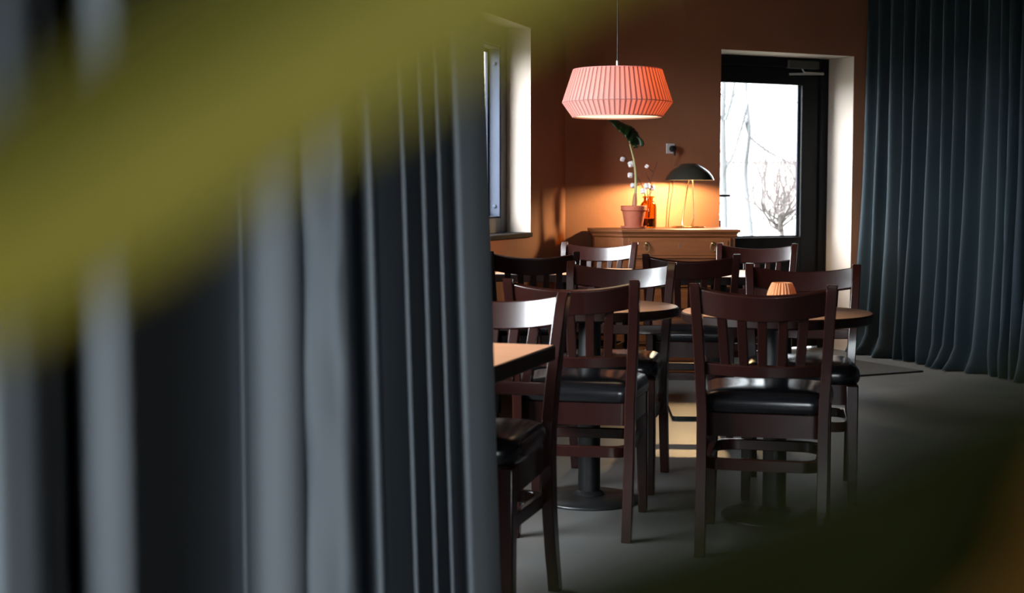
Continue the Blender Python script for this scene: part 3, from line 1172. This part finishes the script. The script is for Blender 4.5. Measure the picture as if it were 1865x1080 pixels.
bm = bmesh.new()
sp = [gp(1156, 376, -0.01), gp(1157, 362, -0.01), gp(1158, 340, -0.015), gp(1157.5, 315, -0.02), gp(1155, 293, -0.03), gp(1150, 273, -0.04), gp(1147, 262, -0.045)]
tube(bm, catmull(sp, 5), [0.0135] * 4 + [lerp(0.011, 0.0045, i / 26) for i in range(27)], 10)
st = mk('stalk', bm, M['stem_green'], pp)
bm = bmesh.new()
tube(bm, [gp(1155.5, 377, -0.01), gp(1156.5, 366, -0.01), gp(1157, 358, -0.012), gp(1157.5, 352, -0.012)], [0.017, 0.017, 0.0145, 0.011], 10)
mk('stalk_sheath', bm, M['stem_base'], pp)
# leaf: outline points along both margins, with a folded, drooping blade
bm = bmesh.new()
up = [(1168, 264), (1166, 255), (1161, 241), (1152, 231), (1140, 226), (1128, 220), (1112, 206), (1096, 190)]
lo_ = [(1157, 268), (1150, 263), (1143, 255), (1137, 246), (1128, 239), (1120, 231), (1106, 214), (1093, 194)]
midl = [gp(1163, 258, -0.02)] + []
N = 40
U_ = catmull([gp(x, y, 0.03 + 0.02 * i / 7) for i, (x, y) in enumerate(up)], 6)
L_ = catmull([gp(x, y, -0.05 - 0.03 * math.sin(PI * i / 7)) for i, (x, y) in enumerate(lo_)], 6)
rows = []
for i, (a, b) in enumerate(zip(U_, L_)):
    ripple = 0.004 * math.sin(i * 1.7)
    row = []
    for k in range(9):
        t = k / 8
        p = a.lerp(b, t)
        ed = abs(t - 0.5) * 2
        d_ = (b - a).normalized()
        p = p + d_ * ripple * (ed ** 3) * (1 if t > 0.5 else -1)
        p += Vector((0.0, -0.012 * (1 - ed * ed), 0.008 * (1 - ed * ed)))
        p += Vector((0, 0.004 * math.sin(i * 0.9 + t * 4), 0))
        row.append(p)
    rows.append(row)
vr = [[bm.verts.new(p) for p in r] for r in rows]
for a, b in zip(vr, vr[1:]):
    for k in range(8):
        bm.faces.new((a[k], a[k + 1], b[k + 1], b[k]))
lf = mk('leaf', bm, M['leaf_green'], pp, smooth=70)
sm = lf.modifiers.new('thickness', 'SOLIDIFY')
sm.thickness = 0.002
# two lobes at the stalk end
bm = bmesh.new()
for cpts in ([(1163, 250), (1168, 257), (1169, 264), (1166, 267)], [(1152, 256), (1156, 263), (1158, 268), (1154, 270)]):
    pts = catmull([gp(x, y, -0.01) for x, y in cpts], 5)
    n_ = len(pts)
    rr = []
    for i, p in enumerate(pts):
        w = 0.017 * math.sqrt(max(0.02, 1 - (i / (n_ - 1)) ** 2))
        rr.append([p + Vector((w * math.cos(2 * PI * k / 12), 0.004 * math.sin(2 * PI * k / 12), -0.3 * w * math.cos(2 * PI * k / 12))) for k in range(12)])
    loft(bm, rr)
mk('leaf_lobe', bm, M['leaf_green'], pp)

# amber bottle
BY = 9.36
BX = on_sb(1180.5, BY)
bt = tag(empty('glass_bottle', (BX, BY, SZ)), 'amber glass apothecary bottle behind the terracotta pot, holding cotton stems', 'bottle')
bm = bmesh.new()
prof = [(0.048, 0.0), (0.053, 0.006), (0.053, 0.14), (0.05, 0.155), (0.042, 0.168), (0.033, 0.176), (0.031, 0.182), (0.031, 0.196), (0.04, 0.198), (0.041, 0.205), (0.038, 0.208)]
lathe(bm, prof + [(0.028, 0.207), (0.027, 0.18), (0.046, 0.15), (0.049, 0.01)], 44)
mk('glass', bm, M['amber'], bt)
bm = bmesh.new()
lathe(bm, [(0.047, 0.008), (0.047, 0.06), (0.046, 0.062)], 32)
mk('dark_lower_fill', bm, principled('dark_lower_fill', (0.015, 0.007, 0.002), 0.15), bt)  # dark filling in the lower part of the bottle


def bp_(x, y, dy=0.0):
    v = at_depth(x, y, BY + dy)
    return v


def boll(bm, p, r):
    for k in range(4):
        a = k * PI / 2 + 0.4 + r * 100
        c = p + Vector((math.cos(a) * r * 0.42, -abs(math.sin(k * 1.3)) * r * 0.35, math.sin(a) * r * 0.42))
        sub = bmesh.ops.create_icosphere(bm, subdivisions=2, radius=r * 0.66, matrix=Matrix.Translation(c))
        for v in sub['verts']:
            d = (v.co - c)
            v.co = c + d * (1 + 0.16 * math.sin(d.x * 900 / r * 0.02 + k) * math.cos(d.z * 1100))


def cotton(name, stem, twigs, bolls, label):
    base = stem[0]
    e = tag(empty('cotton_stem', base), label, 'cotton stem', 'dried cotton stems')
    bm = bmesh.new()
    pts = catmull(stem, 5)
    tube(bm, pts, [lerp(0.004, 0.0018, i / (len(pts) - 1)) for i in range(len(pts))], 7)
    for tw in twigs:
        pts = catmull(tw, 4)
        tube(bm, pts, [lerp(0.0028, 0.0014, i / (len(pts) - 1)) for i in range(len(pts))], 6)
    ob = mk('twig', bm, M['twig'], e)
    ob.location = -Vector(base)
    for p, r in bolls:
        bm = bmesh.new()
        boll(bm, p, r)
        ob = mk('boll', bm, M['cotton'], e, smooth=80)
        ob.location = -Vector(base)
        bm = bmesh.new()
        for k in range(4):
            a = k * PI / 2 + 0.8
            d = Vector((math.cos(a), -0.3, math.sin(a)))
            tube(bm, [p + Vector((0, r * 0.5, -r * 0.6)), p + d * r * 0.75 + Vector((0, 0.004, 0)), p + d * r * 1.12], [0.003, 0.0035, 0.001], 6)
        h = mk('husk', bm, M['husk'], ob)
    return e


b0 = Vector((BX - 0.012, BY, SZ + 0.066))
s1 = [b0, bp_(1177, 375), bp_(1174, 352, -0.01), bp_(1168, 335, -0.01), bp_(1158, 318, -0.01), bp_(1153, 306, 0.0), bp_(1146, 296, 0.0), bp_(1136, 282, 0.0)]
cotton('a', s1, [[bp_(1158, 318, -0.01), bp_(1154, 321, -0.01), bp_(1150, 320, -0.015)], [bp_(1168, 335), bp_(1160, 338, -0.01), bp_(1154, 338, -0.015)],
                 [bp_(1153, 306), bp_(1152, 302, -0.01), bp_(1150, 299, -0.02)], [bp_(1146, 296), bp_(1140, 293), bp_(1135, 290, -0.01)]],
       [(bp_(1134, 290, -0.015), 0.017), (bp_(1149.5, 299, -0.03), 0.022), (bp_(1148, 319, -0.025), 0.019), (bp_(1153, 338, -0.025), 0.019)],
       'tall dried cotton stem with four white bolls leaning left behind the stalk')
b1 = Vector((BX + 0.006, BY + 0.006, SZ + 0.066))
s2 = [b1, bp_(1184, 375), bp_(1184, 350, 0.01), bp_(1184.5, 330, 0.01), bp_(1189, 318, 0.01), bp_(1194, 304, 0.01), bp_(1197, 293, 0.01)]
cotton('b', s2, [[bp_(1184.5, 330, 0.01), bp_(1179, 322, 0.01), bp_(1175, 315, 0.01)], [bp_(1190, 314, 0.01), bp_(1184, 309, 0.01), bp_(1179, 304)]],
       [(bp_(1178, 303), 0.014)], 'dried cotton stem at the right of the bottle with bare forked twigs')
b2 = Vector((BX - 0.002, BY - 0.012, SZ + 0.066))
s3 = [b2, bp_(1181, 375, -0.01), bp_(1180, 358, -0.012), bp_(1179, 348, -0.012), bp_(1178, 340, -0.015)]
cotton('c', s3, [[bp_(1180, 356, -0.012), bp_(1186, 351, -0.012), bp_(1188, 346, -0.01)]],
       [(bp_(1178.5, 339, -0.02), 0.021), (bp_(1171.5, 348, -0.025), 0.02), (bp_(1187, 342, -0.0), 0.02)],
       'short cotton stem with a cluster of bolls resting on the bottle neck')

# ------------------------------------------------------------------ door mat
bm = bmesh.new()
ma = Vector((2.66, 9.17, 0))
mats_ = [ma, ma - W2.d * 0.8, ma - W2.d * 0.8 + W2.n * 0.9, ma + W2.n * 0.9]
prism(bm, [(p.x, p.y) for p in mats_], 0.001, 0.012)
tag(mk('door_mat', bm, M['mat'], smooth=None, bevel=0.003), 'charcoal door mat lying on the concrete before the glazed door', 'mat')

# ------------------------------------------------------------------ velvet curtain on the right
bm = bmesh.new()
VC = Frame((2.545, 10.36), (0.374, -0.927), (0.927, 0.374))
NU, NV = 420, 26
LEN = 3.3
rnd = random.Random(11)
fold_s = [0.0]
while fold_s[-1] < LEN:
    fold_s.append(fold_s[-1] + rnd.uniform(0.085, 0.19))
amps = [rnd.uniform(0.035, 0.085) for _ in fold_s]
shift = [rnd.uniform(-0.05, 0.05) for _ in fold_s]


def fold(s, v):
    # v: 0 at floor .. 1 at top; folds wander a little with height
    for i in range(len(fold_s) - 1):
        a = fold_s[i] + shift[i] * (1 - v) * (i > 0)
        b = fold_s[i + 1] + shift[i + 1] * (1 - v)
        if a <= s <= b or i == len(fold_s) - 2:
            t = (s - a) / max(b - a, 1e-3)
            am = lerp(amps[i], amps[i + 1], t)
            w = 0.5 - 0.5 * math.cos(2 * PI * min(max(t, 0), 1))
            return am * (w ** 1.35) * 1.5
    return 0


grid = []
for i in range(NU + 1):
    s = LEN * i / NU
    col = []
    for j in range(NV + 1):
        v = j / NV
        z = lerp(0.006, CEIL - 0.03, v ** 1.15)
        vv = min(z / 2.5, 1)
        f = fold(s, vv)
        flare = (1 - vv) ** 3
        o = -f * (1 + 0.35 * flare) - 0.03 * flare + 0.006 * math.sin(s * 23 + z * 5) * (1 - vv)
        ds = -0.10 * (1 - vv) ** 1.6 * max(0, 1 - s / 0.5)
        if z < 0.12:
            o -= (0.12 - z) * (0.25 + 0.5 * math.sin(s * 7.0))
        col.append(bm.verts.new(VC.p(s + ds, o + 0.03, z)))
    grid.append(col)
for i in range(NU):
    for j in range(NV):
        bm.faces.new((grid[i][j], grid[i + 1][j], grid[i + 1][j + 1], grid[i][j + 1]))
vc = mk('velvet_curtain', bm, M['velvet'], smooth=180)
vc.modifiers.new('thickness', 'SOLIDIFY').thickness = 0.003
tag(vc, 'floor length teal velvet curtain hanging along the right wall by the door', 'curtain')

# ------------------------------------------------------------------ grey curtain in the left foreground
plan = [  # photo column, distance, lean of the fold
    (-260, 1.05, 0), (-180, 0.97, 0), (-110, 1.0, 0), (-40, 0.945, 0), (20, 0.98, 0), (62, 1.03, 0), (84, 1.10, 0), (112, 1.30, 0), (128, 1.32, 0),
    (138, 1.25, 0), (165, 1.245, 0), (205, 1.265, 0), (232, 1.295, 0), (243, 1.35, 0), (290, 1.62, 0), (360, 2.0, 0), (420, 2.34, 0), (440, 2.40, 0),
    (455, 2.36, 0), (475, 2.34, 0), (505, 2.34, 0), (530, 2.36, 0), (543, 2.40, 0.1), (547, 2.47, 0.1), (551, 2.49, 0.12), (555, 2.445, 0.15), (575, 2.44, 0.2), (600, 2.45, 0.35),
    (618, 2.46, 0.5), (628, 2.50, 0.6), (633, 2.58, 0.6), (639, 2.75, 0.6), (645, 2.95, 0.6), (652, 3.12, 0.65), (657, 3.12, 0.65),
    (659, 2.95, 0.65), (661, 2.74, 0.7), (665, 2.62, 0.7), (671, 2.585, 0.7), (677, 2.59, 0.75), (682, 2.64, 0.75)]


def tooth(p0, Y0, p1, Y1, ln, n=7):
    """a deep pleat: its visible face runs back from (p0, Y0) to (p1, Y1), the return is hidden behind the next one"""
    X0, X1 = (p0 - 932.5) * Y0, (p1 - 932.5) * Y1
    for k in range(n + 1):
        t = k / n
        Y = lerp(Y0, Y1, t)
        plan.append((lerp(X0, X1, t) / Y + 932.5, Y, ln))


tooth(684, 2.68, 735, 3.18, 0.8)
tooth(735, 2.62, 771, 3.16, 0.88)
tooth(771, 2.66, 801, 3.15, 0.92)
tooth(801, 2.72, 824, 3.13, 0.97)
plan += [(826, 3.0, 1.0), (829, 2.87, 1.0), (835, 2.83, 1.0), (848, 2.86, 1.0), (866, 2.92, 1.0), (881, 3.0, 1.0), (888, 3.07, 1.0), (880, 3.11, 1.0)]
bm = bmesh.new()
NZ = 40
cols = []
for j in range(NZ + 1):
    z = lerp(0.01, CEIL - 0.03, j / NZ)
    ctrl = []
    for k, (px, Y, ln) in enumerate(plan):
        lean = ln * (CAM_H + 0.0 - z) * 26.0 * (2.95 / Y)
        wob = 0.0
        if 590 < px < 628:
            wob = (7 * math.sin(z * 11.0 + 0.6) + 3.5 * math.sin(z * 29 + px)) * math.exp(-((z - 1.12) / 0.24) ** 2)
        yw = 0.0
        if 550 < px < 640:
            yw = 0.012 * math.sin(z * 18 + px * 0.05)
        X = (px + lean + wob - 932.5) / F_PX * Y
        ctrl.append(Vector((X, Y + yw, z)))
    cols.append(catmull(ctrl, 7))
g = [[bm.verts.new(p) for p in c] for c in cols]
for a, b in zip(g, g[1:]):
    for k in range(len(a) - 1):
        bm.faces.new((a[k], a[k + 1], b[k + 1], b[k]))
gc = mk('divider_curtain', bm, M['grey_cloth'], smooth=180)
gc.modifiers.new('thickness', 'SOLIDIFY').thickness = 0.003
tag(gc, 'slate grey curtain filling the left foreground beside the square table', 'curtain')

# ------------------------------------------------------------------ plant right in front of the lens
SX, SY = 0.36, 0.10
fp = tag(empty('blade_leaf_plant', (SX, SY, 0)), 'out of focus plant close to the lens with long olive blade leaves', 'plant')
bm = bmesh.new()
lathe(bm, [(0.11, 0.0), (0.115, 0.005), (0.14, 0.26), (0.15, 0.262), (0.152, 0.3), (0.14, 0.3), (0.136, 0.26)], 40)
mk('pot', bm, M['terracotta'], fp)
bm = bmesh.new()
lathe(bm, [(0.134, 0.25), (0.134, 0.27), (0.05, 0.28)], 32)
mk('soil', bm, M['soil'], fp)
bm = bmesh.new()
tube(bm, catmull([(0, 0, 0.26), (0.01, 0.0, 0.55), (-0.005, 0.01, 0.8), (-0.01, 0.015, 1.0)], 6), [lerp(0.02, 0.012, i / 18) for i in range(19)], 10)
mk('stem', bm, M['stem_base'], fp)


def blade(name, pts, widths, fold_deg, nrm_fn, mat, half_mats=None):
    pts = catmull(pts, 6)
    n_ = len(pts)
    bm = bmesh.new()
    rows = []
    for i, p in enumerate(pts):
        t = (pts[min(i + 1, n_ - 1)] - pts[max(i - 1, 0)]).normalized()
        nv = nrm_fn(i / (n_ - 1))
        nv = (nv - t * nv.dot(t)).normalized()
        sd = t.cross(nv).normalized()
        w = interp(widths, i / (n_ - 1))
        fa = math.radians(fold_deg)
        row = []
        for q in (-1, -0.75, -0.5, -0.25, 0, 0.25, 0.5, 0.75, 1):
            row.append(p + sd * q * w * math.cos(fa) + nv * abs(q) * w * math.sin(fa))
        rows.append(row)
    vr = [[bm.verts.new(p - Vector((SX, SY, 0))) for p in r] for r in rows]
    for a, b in zip(vr, vr[1:]):
        for k in range(8):
            bm.faces.new((a[k], a[k + 1], b[k + 1], b[k])).material_index = 0
    ob = mk(name, bm, mat, fp, smooth=30)
    ob.modifiers.new('thickness', 'SOLIDIFY').thickness = 0.0006
    return ob


D1 = 0.15
STEM = Vector((SX - 0.01, SY + 0.015, 0.99))
l1 = [STEM, Vector((0.30, 0.13, 1.22)), Vector((0.19, 0.17, 1.30)), at_depth(1500, -380, D1), at_depth(1080, -150, D1), at_depth(750, 55, D1), at_depth(400, 270, D1), at_depth(200, 400, D1), at_depth(0, 510, D1),
      at_depth(-250, 640, D1), at_depth(-520, 760, D1)]
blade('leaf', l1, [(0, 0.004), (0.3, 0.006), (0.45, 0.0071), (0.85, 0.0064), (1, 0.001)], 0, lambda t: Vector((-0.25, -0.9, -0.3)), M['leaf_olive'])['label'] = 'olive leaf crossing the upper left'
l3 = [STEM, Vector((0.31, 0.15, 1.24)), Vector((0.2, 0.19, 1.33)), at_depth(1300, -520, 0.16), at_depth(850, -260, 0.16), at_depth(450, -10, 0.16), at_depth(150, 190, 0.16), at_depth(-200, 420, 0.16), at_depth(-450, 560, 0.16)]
blade('leaf', l3, [(0, 0.004), (0.3, 0.006), (0.5, 0.0071), (0.85, 0.0053), (1, 0.001)], 0, lambda t: Vector((-0.1, -0.9, 0.3)), M['leaf_shaded_half'])['label'] = 'added darker leaf for the shaded half of the olive one'
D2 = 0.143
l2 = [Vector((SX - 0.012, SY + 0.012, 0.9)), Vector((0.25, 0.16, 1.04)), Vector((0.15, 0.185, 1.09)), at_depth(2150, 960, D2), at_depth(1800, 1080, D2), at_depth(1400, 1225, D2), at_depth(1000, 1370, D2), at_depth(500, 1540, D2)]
blade('leaf', l2, [(0, 0.005), (0.3, 0.011), (0.5, 0.0203), (0.8, 0.0196), (1, 0.001)], 0, lambda t: Vector((0.0, -1.0, -0.25)), M['leaf_in_shade'])['label'] = 'leaf across the lower right, coloured near black for shade'
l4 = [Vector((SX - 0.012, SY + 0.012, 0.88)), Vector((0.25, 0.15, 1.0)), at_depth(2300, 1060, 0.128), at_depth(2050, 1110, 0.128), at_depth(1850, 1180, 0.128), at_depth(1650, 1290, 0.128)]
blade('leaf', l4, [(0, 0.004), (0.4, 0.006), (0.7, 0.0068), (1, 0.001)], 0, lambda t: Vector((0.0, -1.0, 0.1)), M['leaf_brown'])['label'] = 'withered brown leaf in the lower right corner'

# ------------------------------------------------------------------ outside
bm = bmesh.new()
prism(bm, [(-70, -40), (90, -40), (90, 140), (-70, 140)], -0.3, -0.1)
tag(mk('ground', bm, M['lawn'], smooth=None), kind='structure')
bm = bmesh.new()
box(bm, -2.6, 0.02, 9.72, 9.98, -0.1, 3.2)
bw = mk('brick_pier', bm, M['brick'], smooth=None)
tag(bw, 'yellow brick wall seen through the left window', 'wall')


def grow(bm, rnd, p, d, length, r, lev, bend, lift, nseg=6):
    pts, rad = [p.copy()], [r]
    kids = []
    q, dd = p.copy(), d.normalized()
    for i in range(nseg):
        dd = (dd + Vector((rnd.uniform(-1, 1), rnd.uniform(-1, 1), rnd.uniform(-1, 1) + lift)) * bend).normalized()
        q = q + dd * length / nseg
        pts.append(q.copy())
        rad.append(r * (1 - 0.7 * (i + 1) / nseg))
        kids.append((q.copy(), dd.copy(), rad[-1]))
    cm = catmull(pts, 2)
    tube(bm, cm, [rad[min(k // 2, nseg)] for k in range(len(cm))], 5)
    if lev > 0:
        for kp, kd, kr in kids[1:]:
            if rnd.random() < 0.8:
                sd = Vector((rnd.uniform(-1, 1), rnd.uniform(-1, 1), rnd.uniform(-0.2, 0.7))).normalized()
                grow(bm, rnd, kp, kd * 0.55 + sd * 0.75, length * rnd.uniform(0.35, 0.6), max(kr * 0.7, 0.0025), lev - 1, bend, lift, 5)


def bare_tree(name, label, Y, limbs, r, seed, group):
    """limbs: courses of trunk and boughs, at distance Y; twigs grow from them"""
    rnd = random.Random(seed)
    base = at_depth(limbs[0][0][0], limbs[0][0][1], Y)
    base.z = -0.1
    bm = bmesh.new()
    for n_, limb in enumerate(limbs):
        pts = [at_depth(x, y, Y) + Vector((0, rnd.uniform(-0.3, 0.3), 0)) - base for x, y in limb]
        if n_ == 0:
            pts.insert(0, Vector((0, 0, 0)))
        c = catmull(pts, 5)
        r0 = r * (1.0 if n_ == 0 else 0.55)
        tube(bm, c, [lerp(r0, r0 * 0.45, i / (len(c) - 1)) for i in range(len(c))], 7)
        for i in range(2, len(c), 2):
            d = (c[i] - c[i - 1]).normalized()
            sd = Vector((rnd.uniform(-1, 1), rnd.uniform(-1, 1), rnd.uniform(0, 0.9))).normalized()
            grow(bm, rnd, c[i], d * 0.4 + sd, rnd.uniform(0.5, 1.5), r0 * 0.28, 2, 0.2, 0.2)
    ob = mk(name, bm, M['bark'], smooth=60, loc=base)
    return tag(ob, label, 'tree', group)


TG = 'bare trees outside the door'
bare_tree('bare_tree', 'pale bare tree outside, at the left edge of the door glass', 24, [[(1318, 430), (1319, 330), (1316, 200), (1322, 80), (1318, -60)], [(1318, 220), (1332, 170), (1342, 90)]], 0.06, 3, TG)
bare_tree('bare_tree', 'thin forked bare tree outside, left of the twisted shrub', 27, [[(1366, 430), (1362, 320), (1361, 240), (1360, 140), (1366, 20)], [(1358, 190), (1344, 245), (1330, 285), (1318, 310)],
                        [(1354, 222), (1368, 248), (1392, 270), (1412, 280), (1446, 300)]], 0.055, 8, TG)
bare_tree('bare_tree', 'bare tree outside, its boughs reaching in from the right of the door glass', 34, [[(1500, 430), (1496, 250), (1490, 100), (1484, -40)], [(1492, 210), (1462, 180), (1436, 205)], [(1490, 120), (1450, 110), (1425, 150)]], 0.06, 21, TG)
# contorted shrub
rnd = random.Random(5)
Y = 14.5
base = at_depth(1422, 430, Y)
base.z = -0.1
bm = bmesh.new()
knot = at_depth(1420, 402, Y) - base
tube(bm, catmull([Vector((0.02, 0, 0)), Vector((-0.01, 0, 0.4)), at_depth(1424, 428, Y) - base, knot], 5), [lerp(0.03, 0.02, i / 15) for i in range(16)], 8)
for k in range(20):
    a = 2 * PI * k / 20 + rnd.uniform(-0.2, 0.2)
    out_ = rnd.uniform(0.5, 1.3)
    st0 = knot + Vector((0, 0, rnd.uniform(-0.12, 0.05)))
    grow(bm, rnd, st0, Vector((math.cos(a) * out_, math.sin(a) * out_, rnd.uniform(0.1, 1.0))), rnd.uniform(0.5, 0.95), 0.012, 2, 0.42, 0.7, 8)
tag(mk('twisted_shrub', bm, M['bark_brown'], smooth=60, loc=base), 'brown twisted bare shrub outside, behind the lower right of the door glass', 'shrub')
# far low building and a white rail
bl = tag(empty('brick_building', (14, 90, -0.1)), 'far pale pink building outside, beyond the trees', 'building')
bm = bmesh.new()
box(bm, -16, 12, 0, 9, 0, 3.3)
mk('wall', bm, M['pink_wall'], bl, smooth=None)
bm = bmesh.new()
loft(bm, [[(-16.4, -0.4, 3.3), (12.4, -0.4, 3.3), (12.4, 9.4, 3.3), (-16.4, 9.4, 3.3)], [(-16.4, 4.4, 4.6), (12.4, 4.4, 4.6), (12.4, 4.6, 4.6), (-16.4, 4.6, 4.6)]])
mk('roof', bm, M['roof'], bl, smooth=None)
for k in range(6):
    bm = bmesh.new()
    box(bm, -14 + k * 4, -12.6 + k * 4, -0.05, 0.05, 1.0, 2.4)
    mk('window', bm, M['pink_wall'], bl, smooth=None)
fn_ = tag(empty('rail_fence', (6.5, 40, -0.1)), 'low white rail fence outside, left of the twisted shrub', 'fence')
bm = bmesh.new()
box(bm, -3, 0.6, -0.03, 0.03, 0.62, 0.74)
mk('rail', bm, M['white_paint'], fn_, smooth=None)
for k in range(4):
    bm = bmesh.new()
    box(bm, -2.95 + k * 1.15, -2.87 + k * 1.15, 0.031, 0.1, 0, 0.8)
    mk('post', bm, M['white_paint'], fn_, smooth=None)
